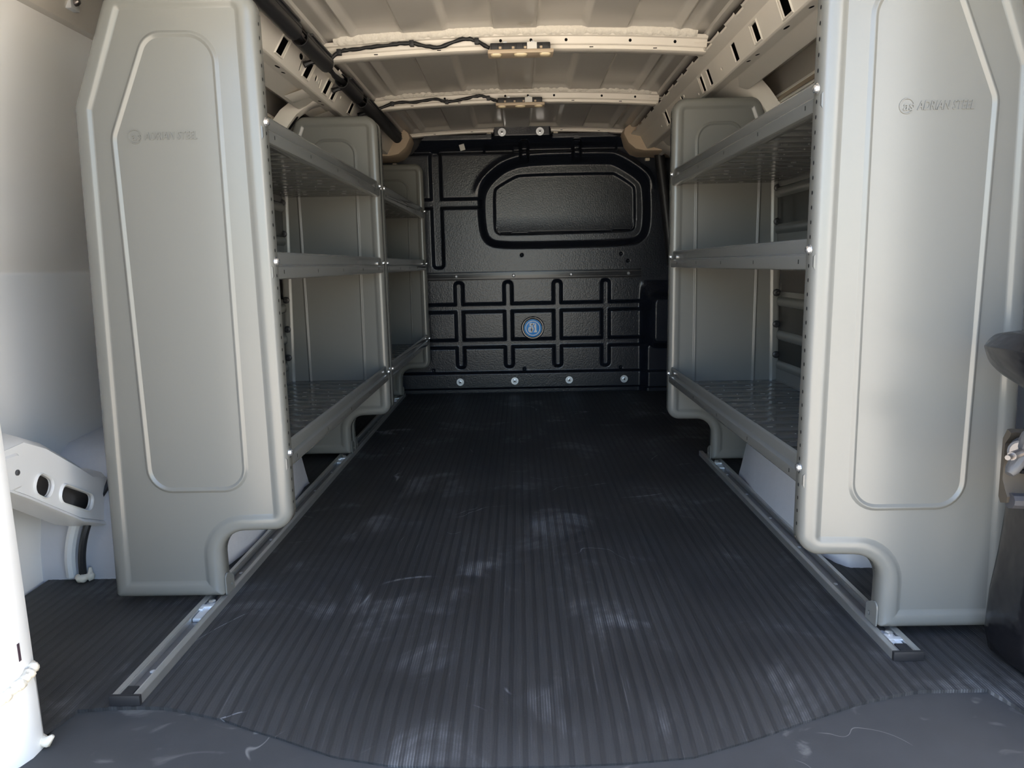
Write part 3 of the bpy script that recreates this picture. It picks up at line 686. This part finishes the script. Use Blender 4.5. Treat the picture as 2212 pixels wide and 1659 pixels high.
plate(mono, [(730, 590), (760, 578), (850, 580), (850, 640), (800, 660), (790, 685), (735, 690)], [], bf, 1)
Sl = [(905, 590), (862, 640), (842, 690), (868, 745), (880, 790), (858, 850), (830, 880), (830, 918), (995, 915), (995, 858), (975, 845), (972, 600), (950, 578)]
plate(mono, [(835, 580), (930, 580), (895, 625), (838, 655)], [], bf, 1)
plate(mono, [(935, 612), (950, 580), (970, 600), (975, 845), (995, 858), (995, 915), (870, 915), (905, 860), (925, 790), (905, 730), (885, 690)], [], bf, 1)
plate(mono, [(835, 640), (858, 640), (838, 690), (866, 745), (880, 795), (862, 840), (835, 875)], [], bf, 1)
mono.build('monogram', 'badgewhite', bd, 0)

# ================================================================== THINGS
# ---- floor tracks
def track(x0, x1, y0, y1, label, clamps):
    t = thing('floor_track', ((x0 + x1) / 2, y0, 0), label, 'track', 'aluminium tracks on the floor mat')
    zt = 0.017; w = 0.014
    b = MB().profile([(x0, 0.0), (x1, 0.0), (x1, zt - .001), (x1 - .001, zt), (x1 - w + .004, zt), (x1 - w + .003, zt - .0012), (x1 - w + .001, zt), (x1 - w, zt - .001), (x1 - w, 0.005), (x0 + w, 0.005), (x0 + w, zt - .001), (x0 + w - .001, zt), (x0 + w - .003, zt - .0012), (x0 + w - .004, zt), (x0 + .001, zt), (x0, zt - .001)], y0 + 0.004, y1)
    b.build('channel', 'alu', t, 20)
    MB().box(x0 + w + .0006, x1 - w - .0006, y0 + 0.03, y1, 0.0052, 0.0058).build('channel_floor', 'channel', t, 0)
    cp = MB().box(x0 - .001, x1 + .001, y0 - 0.004, y0 + 0.0035, 0.0, zt + .0008, 0.0012).build('end_cap', 'bplastic', t)
    MB().box(x0 + w + .001, x1 - w - .001, y0, y0 + 0.028, 0.012, zt + .0004, 0.001).build('cap_tongue', 'bplastic', cp)
    for y in clamps:
        c = MB(); xm = (x0 + x1) / 2
        c.box(xm - .010, xm + .010, y - 0.045, y + 0.03, 0.006, 0.0135, 0.002)
        c.box(xm - .013, xm + .013, y + 0.0, y + 0.012, 0.012, 0.0175, 0.0015)
        c.box(xm - .013, xm - .004, y - 0.010, y + 0.005, 0.012, 0.0170, 0.0015)
        co = c.build('clamp', 'zinc', t, 40); co['label'] = 'bright zinc clamp in the track'
        MB().lathe((xm + .001, y + .028, 0.0135), (0, 0, 1), [(0.008, 0), (0.008, 0.004), (0.0055, 0.0055), (0, 0.0055)], 6).build('clamp_bolt', 'bolt', co)
    for y in np.arange(y0 + 0.09, y1, 0.21):
        MB().lathe(((x0 + x1) / 2, float(y), 0.0056), (0, 0, 1), [(0.005, 0), (0.005, 0.0014), (0.003, 0.0022), (0, 0.0022)], 10).build('track_screw', 'zinc', t)
    return t
track(-0.702, -0.652, 1.098, 3.97, 'long aluminium floor track under the left shelving, black end cap', (1.415, 2.60, 3.82))
track(0.664, 0.716, 1.203, 2.62, 'short aluminium floor track under the right shelving, black end cap', (1.245, 2.45))

# ---- shelving units
OUT = [(0.0, 1.253, .045), (0.0, .168, .040), (.158, .165, .055), (.158, .018, .008), (.398, .018, .012), (.368, 1.042, .02), (.284, 1.253, .040)]
EMB = [(.075, 1.176, .06), (.084, .254, .055), (.302, .254, .055), (.302, .985, .06), (.218, 1.178, .05)]
def end_panel(unit, xe, sgn, yf, logo_x=None, depth=0.040):
    f = lambda u, v, d: (xe + sgn * u, yf + d, v)
    p = MB(); cs = ccw(OUT); em = ccw(EMB)
    rr = [(0.012, depth), (0.001, depth), (0.0, depth - .001), (0.0, .016), (.0012, .0095), (.005, .0042), (.010, .0012), (.016, 0.0), (.026, 0.0), (.0305, .0015), (.034, .0042), (.038, .005)]
    p.rings([[f(q.x, q.y, d) for q in rpoly(cs, i, 8)] for i, d in rr], True)
    inner = rpoly(cs, .038, 8); e0 = rpoly(em, 0, 8)
    def ded(L):
        out = []
        for q in L:
            if not out or (q - out[-1]).length > 1e-4: out.append(q)
        if (out[0] - out[-1]).length < 1e-4: out.pop()
        return [tuple(q) for q in out]
    plate(p, ded(inner), [ded(e0)], lambda u, v, w: f(u, v, .005))
    p.rings([[f(q.x, q.y, d) for q in rpoly(em, i, 8)] for i, d in ((0, .005), (.002, .0042), (.005, .0010), (.0065, .0006), (.008, .0010), (.011, .0042), (.013, .005))], True)
    plate(p, ded(rpoly(em, .013, 8)), [], lambda u, v, w: f(u, v, .005))
    o = p.build('end_panel', 'panel', unit, 50)
    # punched holes along the aisle flange and a foot tab
    hl = MB(); n = 0
    for v in np.arange(.225, 1.20, .0254):
        n += 1
        hl.add([f(-0.0006, float(v) + 0.0038 * sin(a), .024 + 0.0028 * cos(a)) for a in [2 * pi * k / 10 for k in range(10)]], [tuple(range(10))])
    for v in np.arange(.36, 1.0, .0254):
        u = .398 - .03 * (v - .018) / 1.024
        hl.add([f(u - 0.012 + 0.0035 * cos(a), float(v) + 0.006 * sin(a), depth + 0.0006) for a in [2 * pi * k / 10 for k in range(10)]], [tuple(range(10))])
    ho = hl.build('hole_row', 'dark', o, 0); ho['kind'] = 'stuff'; ho['label'] = 'row of small punched holes along the flange'
    ft = MB(); plate(ft, rpoly([(0.01, .018, .004), (0.052, .018, .004), (0.052, .05, .012), (0.01, .075, .012)], 0, 4), [circ(.038, .034, .0045)], lambda u, v, w: f(.1575 - w, v, u), 0.003)
    ft.build('foot_tab', 'panel', o, 30)
    if logo_x:
        x0, x1, z0, hgt = logo_x
        em_ = MB(); t0 = x0 + (x1 - x0) * .24
        tf = lambda u, v, w: (t0 + u, yf + 0.005 - 0.0006 - w, z0 + v)
        text_mesh(em_, 'ADRIAN STEEL', hgt * 1.30, tf, 0.0013, 0.22, x1 - t0)
        text_mesh(em_, 'as', hgt * 1.35, lambda u, v, w: (x0 + (x1 - x0) * .055 + u, yf + 0.005 - 0.0006 - w, z0 + v), 0.0013, 0.1)
        cx = x0 + (x1 - x0) * .10; rc = (x1 - x0) * .095
        em_.rings([[(cx + r * cos(a), yf + d, z0 + hgt * .42 + r * sin(a)) for a in [2 * pi * k / 32 for k in range(32)]] for r, d in ((rc * 1.1, .005), (rc * 1.05, .0032), (rc * .95, .0032), (rc * .9, .005))], True)
        eo = em_.build('embossed_lettering', 'panel', o, 40); eo['label'] = 'raised lettering ADRIAN STEEL with a round monogram, same grey as the panel'
    return o
LIP = [(.030, -.031), (.020, -.031), (.018, .012), (.0155, .0185), (.011, .0205), (.0085, .0185), (.0070, .014), (.0085, -.001), (.0080, -.0060), (.0030, -.0085), (.0008, -.0115), (.0008, -.030), (.0028, -.0345), (.008, -.0368), (.026, -.0368), (.030, -.034)]
def shelf(unit, xe, sgn, y0, y1, zb, dpt, bolts, near=True):
    f = lambda u, y, z: (xe + sgn * u, y, zb + z)
    s = MB(); s.rings([[f(u, y, z) for u, z in LIP] for y in (y0, y1)], True, True, True)
    # tray with cross creases, upturned back edge
    ys = [y0]; yy = y0 + 0.06; prof_ = [(y0, 0.0)]
    while yy < y1 - 0.03:
        prof_ += [(yy - .0016, 0.0), (yy, -0.0007), (yy + .0016, 0.0)]; yy += 0.0762
    prof_.append((y1, 0.0))
    s.rings([[f(.026, y, -.0305 + z) for y, z in prof_], [f(dpt - .006, y, -.0305 + z) for y, z in prof_]], False)
    s.rings([[f(.026, y, -.0325 + z) for y, z in prof_], [f(dpt - .006, y, -.0325 + z) for y, z in prof_]], False)
    s.rings([[f(u, y, z) for u, z in ((dpt - .006, -.0305), (dpt - .001, -.027), (dpt, -.020), (dpt, .020), (dpt - .004, .022))] for y in (y0, y1)], False)
    o = s.build('shelf', 'shelf', unit, 35)
    # divider slots punched in the tray, top and underside, and along the lip
    sl_ = MB(); lipm = MB()
    yy = y0 + 0.06 + 0.0381
    i = 0
    while yy < y1 - 0.04:
        for u, L in ((.085, .015), (.14, .004), (.22, .015), (.30, .004)):
            u2_ = u + (0.02 if i % 2 else 0)
            for zz in (-.0299, -.0331):
                sl_.add([f(u2_ + a, yy + b, zz) for a, b in ((-L / 2, -.0012), (-L * .15, -.0018), (L * .15, -.0018), (L / 2, -.0012), (L / 2, .0012), (L * .15, .0018), (-L * .15, .0018), (-L / 2, .0012))], [tuple(range(8))])
        i += 1; yy += 0.0762
    sl_.build('slot_pattern', 'alu', o, 0)['kind'] = 'stuff'
    for y in np.arange(y0 + .07, y1 - .03, .26):
        lipm.add([f(.0004, float(y) + b, -.021 + a) for a, b in ((-.004, -.0022), (.004, -.0022), (.004, .0022), (-.004, .0022))], [(0, 1, 2, 3)])
    lipm.build('lip_slot_row', 'dark', o, 0)['kind'] = 'stuff'
    for yb in bolts:
        b = MB().lathe(f(-.0005, yb, 0.0), (-sgn, 0, 0), [(0.0095, 0.0), (0.0095, 0.0015), (0.0072, 0.002), (0.0068, 0.0055), (0.0045, 0.0075), (0, 0.008)], 12)
        b.build('bolt', 'bolt', o, 30)
    return o
def back_sheet(unit, xe, sgn, y0, y1, z0, z1, ribs, u0=.392):
    s = MB(); pr = [(0.0, z0)]
    for zr in ribs: pr += [(0.0, zr - .017), (-.006, zr - .011), (-.008, zr), (-.006, zr + .011), (0.0, zr + .017)]
    pr.append((0.0, z1))
    lean = lambda z: u0 - .030 * (z - .018) / 1.024
    s.rings([[(xe + sgn * (lean(z) + d), y, z) for d, z in pr] for y in (y0, y1)], False)
    s.rings([[(xe + sgn * (lean(z) + d + .0015), y, z) for d, z in pr] for y in (y0, y1)], False)
    return s.build('back_panel', 'shelf', unit, 40)
ZS = (1.008, 0.736, 0.335)
def unit(label, xe, sgn, ya, yb, logo, show_first=True):
    u = thing('shelving_unit', (xe + sgn * .28, (ya + yb) / 2, 0.018), label, 'shelving', 'grey steel shelving units along the van sides')
    end_panel(u, xe, sgn, ya, logo); end_panel(u, xe, sgn, yb)
    for z, dp in zip(ZS, (.345, .36, .375)):
        shelf(u, xe, sgn, ya + .006, yb + .004, z, dp, (ya + .022, yb - .004))
    back_sheet(u, xe, sgn, ya + .01, yb + .002, .775, .985, (.942, .822), .382)
    back_sheet(u, xe, sgn, ya + .01, yb + .002, .312, .612, (.578, .462, .357), .390)
    for z in (.958, .847, .608, .500, .394):
        uu = .385 - .030 * (z - .018) / 1.024
        for yy, dirn in ((yb - 0.004, -1),):
            MB().lathe((xe + sgn * (uu - .004), yy, z), (0, dirn, 0), [(0.0, -0.003), (0.0125, -0.003), (0.0125, 0.003), (0.008, 0.006), (0.005, 0.006), (0.0055, 0.012), (0.004, 0.014), (0, 0.014)], 12).build('rivet', 'bplastic', u)
    # rivet ends poking out behind the first panel
        MB().lathe((xe + sgn * (.398 - .030 * (z - .018) / 1.024), ya + .03, z), (sgn, 0, 0), [(0.0, -0.001), (0.006, -0.001), (0.0065, 0.004), (0.004, 0.009), (0, 0.010)], 10).build('rivet', 'bplastic', u)
    return u
unit('nearest grey steel shelving unit on the left, three shelves, beside the white wall', -0.497, -1, 1.455, 2.650, (-0.763, -0.627, 0.976, 0.0165))
unit('far left grey steel shelving unit, next to the black bulkhead', -0.497, -1, 2.705, 3.880, None)
unit('grey steel shelving unit on the right side, three shelves', 0.519, 1, 1.280, 2.488, (0.651, 0.778, 0.966, 0.0165))

# ---- wiring conduit along the left roof rail
cn = thing('cable_conduit', (-0.592, 2.6, 1.35), 'black open plastic cable conduit in lengths along the left roof rail', 'conduit')
def cseg(y0, y1):
    c = MB(); cx, cz, r = -0.594, 1.351, 0.0235
    an = [radians(70) + radians(300) * k / 18 for k in range(19)]
    ringi = [(cx + (r - .0028) * cos(a), cz + (r - .0028) * sin(a)) for a in an]; ringo = [(cx + r * cos(a), cz + r * sin(a)) for a in an]
    loop = ringo + ringi[::-1]
    c.rings([[(x, y, z) for x, z in loop] for y in (y0, y1)], True, True, True)
    o = c.build('conduit_length', 'bplastic', cn, 40)
    MB().box(cx + .012, cx + .030, y0 + .03, y1 - .03, cz + .0125, cz + .0185, 0.0015).build('conduit_clip', 'bplastic', o)
    MB().box(cx + .021, cx + .0245, y0 + .0, y1 - .0, cz + .004, cz + .014, 0.001).build('conduit_ridge', 'bplastic', o)
for a_, b_ in ((1.45, 2.045), (2.10, 2.375), (2.575, 2.815), (2.885, 3.70)): cseg(a_, b_)
P = [Vector((-0.596 + .003 * sin(i * 1.3), 1.5 + i * 0.0365, 1.349 + .003 * sin(i * .9))) for i in range(60)]
MB().tube(P, [0.0085 + 0.0012 * sin(i * 2.1) for i in range(60)], 8).build('cable_bundle', 'wire', cn, 70)
for y, z in ((2.62, 1.330), (3.03, 1.330), (2.29, 1.330)):
    k = MB().tube([(-0.600, y - .01, 1.338), (-0.617, y - .015, 1.332), (-0.634, y - .022, 1.324)], [0.009, 0.007, 0.010], 8); k.build('clip', 'wire', cn)

# ---- lamps with harnesses
def lamp(Y, label, hlabel, hp, dz, dzl):
    x0, x1 = -0.081, 0.115; xm = (x0 + x1) / 2; yb = Y - 0.052; z0 = 1.362 + dz
    t = thing('cargo_lamp', (xm, yb, z0), label, 'lamp', 'cargo lamps under the roof beams')
    MB().box(x0 + .004, x1 - .006, yb - .020, yb + .022, z0 + .012, z0 + .034, 0.004).build('housing', 'bplastic', t)
    for xx in (x0 + .035, x0 + .075, x0 + .112, x1 - .035):
        MB().box(xx - .004, xx + .004, yb - .023, yb - .019, z0 + .015, z0 + .022, 0.001).build('contact_clip', 'beige', t)
    for xx in (x0 + .018, x0 + .055, x0 + .095, x1 - .022):
        MB().box(xx - .010, xx + .010, yb - .0225, yb - .019, z0 + .0135, z0 + .0325, 0.001).build('housing_rib', 'bplastic', t)
    MB().box(x0 + .118, x0 + .148, yb - .0245, yb - .0225, z0 + .013, z0 + .033).build('paper_label', 'paper', t, 0)
    MB().box(x0 - .004, x1 + .004, yb - .030, yb + .030, z0, z0 + .0125, 0.005).build('lamp_base', 'beige', t)
    for xx, wv in ((x0 + .022, .018), (xm, .022), (x1 - .022, .018)):
        q = MB(); rg = []
        for s_, h in ((1.0, 0.002), (.96, -.002), (.80, -.0048), (.45, -.006)):
            rg.append([(xx + wv * s_ * (abs(cos(a)) ** .6) * (1 if cos(a) > 0 else -1), yb - .012 + .016 * s_ * (abs(sin(a)) ** .6) * (1 if sin(a) > 0 else -1), z0 + h) for a in [2 * pi * k / 20 for k in range(20)]])
        q.rings(rg, True, False, True).build('lens', 'lens', t, 60)
    for xx in (x0 + .05, x1 - .06):
        MB().box(xx - .006, xx + .006, yb - .012, yb + .012, z0 + .033, z0 + .040, 0.0012).build('mounting_clip', 'zinc', t)
    h = thing('wiring_harness', hp[0], hlabel, 'cable', 'taped cables feeding the cargo lamps')
    P = smooth_curve(hp, 7)
    P = [p + Vector((0, 0, random.uniform(-.0012, .0012))) for p in P]
    MB().tube(P, [0.0048 + 0.0016 * sin(i * .8) ** 2 + random.uniform(0, .0008) for i in range(len(P))], 8).build('cable', 'wire', h, 70)
    for i in (1, 4, 7):
        c = Vector(hp[i]); MB().box(c.x - .007, c.x + .007, c.y - .007, c.y + .010, c.z - .009, c.z + .008, 0.002).build('cable_clip', 'bplastic', h)
    return t
lamp(2.42, 'beige roof lamp with three lenses on the nearer roof beam', 'black taped cable running to the lamp on the nearer roof beam',
     [(-0.590, 2.37, 1.352), (-0.550, 2.372, 1.3865), (-0.497, 2.372, 1.3935), (-0.38, 2.372, 1.405), (-0.322, 2.372, 1.407), (-0.243, 2.372, 1.394), (-0.162, 2.372, 1.415), (-0.119, 2.372, 1.409), (-0.080, 2.366, 1.386)], 0, 0)
lamp(3.20, 'beige roof lamp with three lenses on the farther roof beam', 'black taped cable running to the lamp on the farther roof beam',
     [(-0.592, 3.14, 1.366), (-0.52, 3.152, 1.397), (-0.418, 3.152, 1.402), (-0.34, 3.152, 1.411), (-0.291, 3.152, 1.400), (-0.223, 3.152, 1.408), (-0.154, 3.152, 1.420), (-0.116, 3.152, 1.411), (-0.078, 3.146, 1.396)], 0.010, 0)

# ---- beige corner trims at the front ends of the roof rails
def corner(sgn, n):
    X = lambda x: sgn * x
    c = MB(); rg = []
    base = [(0.655, 1.448), (0.612, 1.440), (0.566, 1.408), (0.560, 1.385), (0.580, 1.335), (0.612, 1.297), (0.65, 1.283), (0.84, 1.279), (0.84, 1.330), (0.735, 1.335), (0.702, 1.350), (0.690, 1.376), (0.685, 1.440)]
    for y, k in ((3.800, 1.0), (3.806, .985), (3.90, .98), (4.06, 1.0)):
        cx, cz = 0.70, 1.36
        rg.append([(X(cx + (x - cx) * (1.0 if k == 1.0 else 1.02)), y + (0.10 * max(0, (0.64 - x) / .08) if y < 4.0 else 0), cz + (z - cz) * (1.0 if k == 1 else 1.02)) for x, z in base])
    c.rings(rg, True, True, True)
    return struct(c.build('trim_%d' % n, 'beige', None, 40))
corner(-1, 15); corner(1, 16)
# small white fasteners at the bulkhead top corners
for x, z in ((-0.665, 1.268), (0.705, 1.268), (-0.150, 1.418), (0.210, 1.418)):
    MB().box(x - .012, x + .012, YB - .03, YB - .004, z - .008, z + .008, .004).build('fastener', 'ivory', bulk, 30)
# black ribbed side seal at the right edge of the bulkhead
P = smooth_curve([(0.755, 3.97, 1.30), (0.775, 3.96, 1.15), (0.80, 3.95, 0.95), (0.83, 3.94, 0.7)], 6)
MB().tube(P, 0.028, 10).build('door_seal', 'bplastic', bulk, 60)

# ---- stowed jack bag, bracket and wing nut behind the right end panel
bag = thing('jack_bag', (0.84, 1.14, 0.0), 'black vinyl tool bag with a pointed flap, strapped upright at the right edge', 'bag')
def prism(pts2, y0, y1, bulge=0.02, n=5):
    rg = []; c = sum((Vector(p) for p in pts2), Vector((0, 0))) / len(pts2)
    for i in range(n + 1):
        t = i / n; k = 1 - 0.5 * abs(2 * t - 1) ** 3
        rg.append([(c.x + (p[0] - c.x) * k, y0 + (y1 - y0) * t, c.y + (p[1] - c.y) * k) for p in pts2])
    return MB().rings(rg, True, True, True)
body = [(0.772, 0.335), (0.785, 0.25), (0.778, 0.15), (0.766, 0.06), (0.775, 0.015), (0.82, 0.004), (0.90, 0.004), (0.93, 0.05), (0.93, 0.45), (0.86, 0.48), (0.81, 0.44)]
rg = []
for z, xi, xo, ya, yb_ in ((0.0, .862, .95, 1.145, 1.235), (0.012, .846, .965, 1.125, 1.245), (0.05, .838, .97, 1.118, 1.25), (0.12, .842, .97, 1.12, 1.25), (0.20, .848, .97, 1.122, 1.245), (0.28, .852, .965, 1.118, 1.245), (0.36, .862, .965, 1.12, 1.245), (0.44, .872, .965, 1.125, 1.24), (0.51, .88, .96, 1.13, 1.23)):
    xm, ym = (xi + xo) / 2, (ya + yb_) / 2
    rg.append([(xm + (xo - xi) / 2 * (1 + .035 * sin(5 * a + z * 14)) * (abs(cos(a)) ** .5) * (1 if cos(a) > 0 else -1), ym + (yb_ - ya) / 2 * (abs(sin(a)) ** .5) * (1 if sin(a) > 0 else -1), z) for a in [2 * pi * k / 28 for k in range(28)]])
MB().rings(rg, True, True, True).build('bag_body', 'vinyl', bag, 70)
fl_ = MB()
fp = [(0.728, .576), (0.750, .590), (0.772, .600), (0.83, .605), (0.90, .60), (0.92, .52), (0.86, .495), (0.80, .500), (0.760, .534), (0.738, .562)]
fq = smooth_curve([(x, z, 0) for x, z in fp] + [(fp[0][0], fp[0][1], 0)], 4)[:-1]; fp = [(q.x, q.y) for q in fq]
rg = []
for y, k in ((1.072, .55), (1.080, .85), (1.105, 1.0), (1.15, .98), (1.19, .85)):
    cx, cz = .84, .55; rg.append([(.022 + cx + (x - cx) * (1 if x < .735 and abs(y - 1.11) < .02 else k), y + .012 * sin(x * 60), cz + (z - cz) * k) for x, z in fp])
fl_.rings(rg, True, True, True).build('bag_flap', 'vinyl', bag, 70)
brk = thing('clamp_bracket', (0.80, 1.05, 0.35), 'bronze metal clamp bracket with a grey wing nut on a steel stud', 'bracket')
b_ = MB(); prf = [(y_ + 0.045, z_ - 0.006) for y_, z_ in [(1.050, .452), (1.052, .446), (1.062, .432), (1.060, .375), (1.052, .360), (1.045, .350), (1.046, .340), (1.060, .336), (1.066, .345), (1.068, .44), (1.060, .456)]]
b_.rings([[(x, y - 0.0, z + dz_) for y, z in prf] for x, dz_ in ((.762, .0), (.768, .001), (.98, -.012))], True, True, True).build('bracket_plate', 'bronze', brk, 30)
MB().box(.786, .834, 1.098, 1.108, .378, .385, .003).build('bracket_slot', 'dark', brk)
MB().tube([(.766, 1.090, .338), (.98, 1.090, .326)], 0.0125, 10).build('bracket_roll', mat('grey_rubber', (0.035, .035, .04), .5), brk)
ax = Vector((-0.78, -0.60, 0.02)).normalized(); c0 = Vector((0.776, 1.083, 0.420))
MB().tube([c0 + ax * -.02, c0 + ax * .050], 0.0065, 10).build('stud', 'steel', brk)
MB().tube([c0 + ax * .048, c0 + ax * .066], [.0045, .004], 8).build('stud_tip', 'steel', brk)
wn = MB().lathe(c0, ax, [(.022, -.022), (.022, -.004), (.020, .006), (.0185, .014), (.0155, .014), (.014, .004), (.0, .004)], 20).build('wing_nut', 'greyplastic', brk)
MB().lathe(c0, ax, [(.0155, .0135), (.013, .0105), (0, .0105)], 20).build('nut_recess', 'steel', wn)
for s in (1, -1):
    sd = Vector((0.25, -0.1, 0.9)).normalized() * s
    MB().tube([c0 + ax * .002, c0 + ax * .008 + sd * .016, c0 + ax * .016 + sd * .030, c0 + ax * .020 + sd * .036], [.012, .0115, .010, .006], 10).build('wing', 'greyplastic', wn)
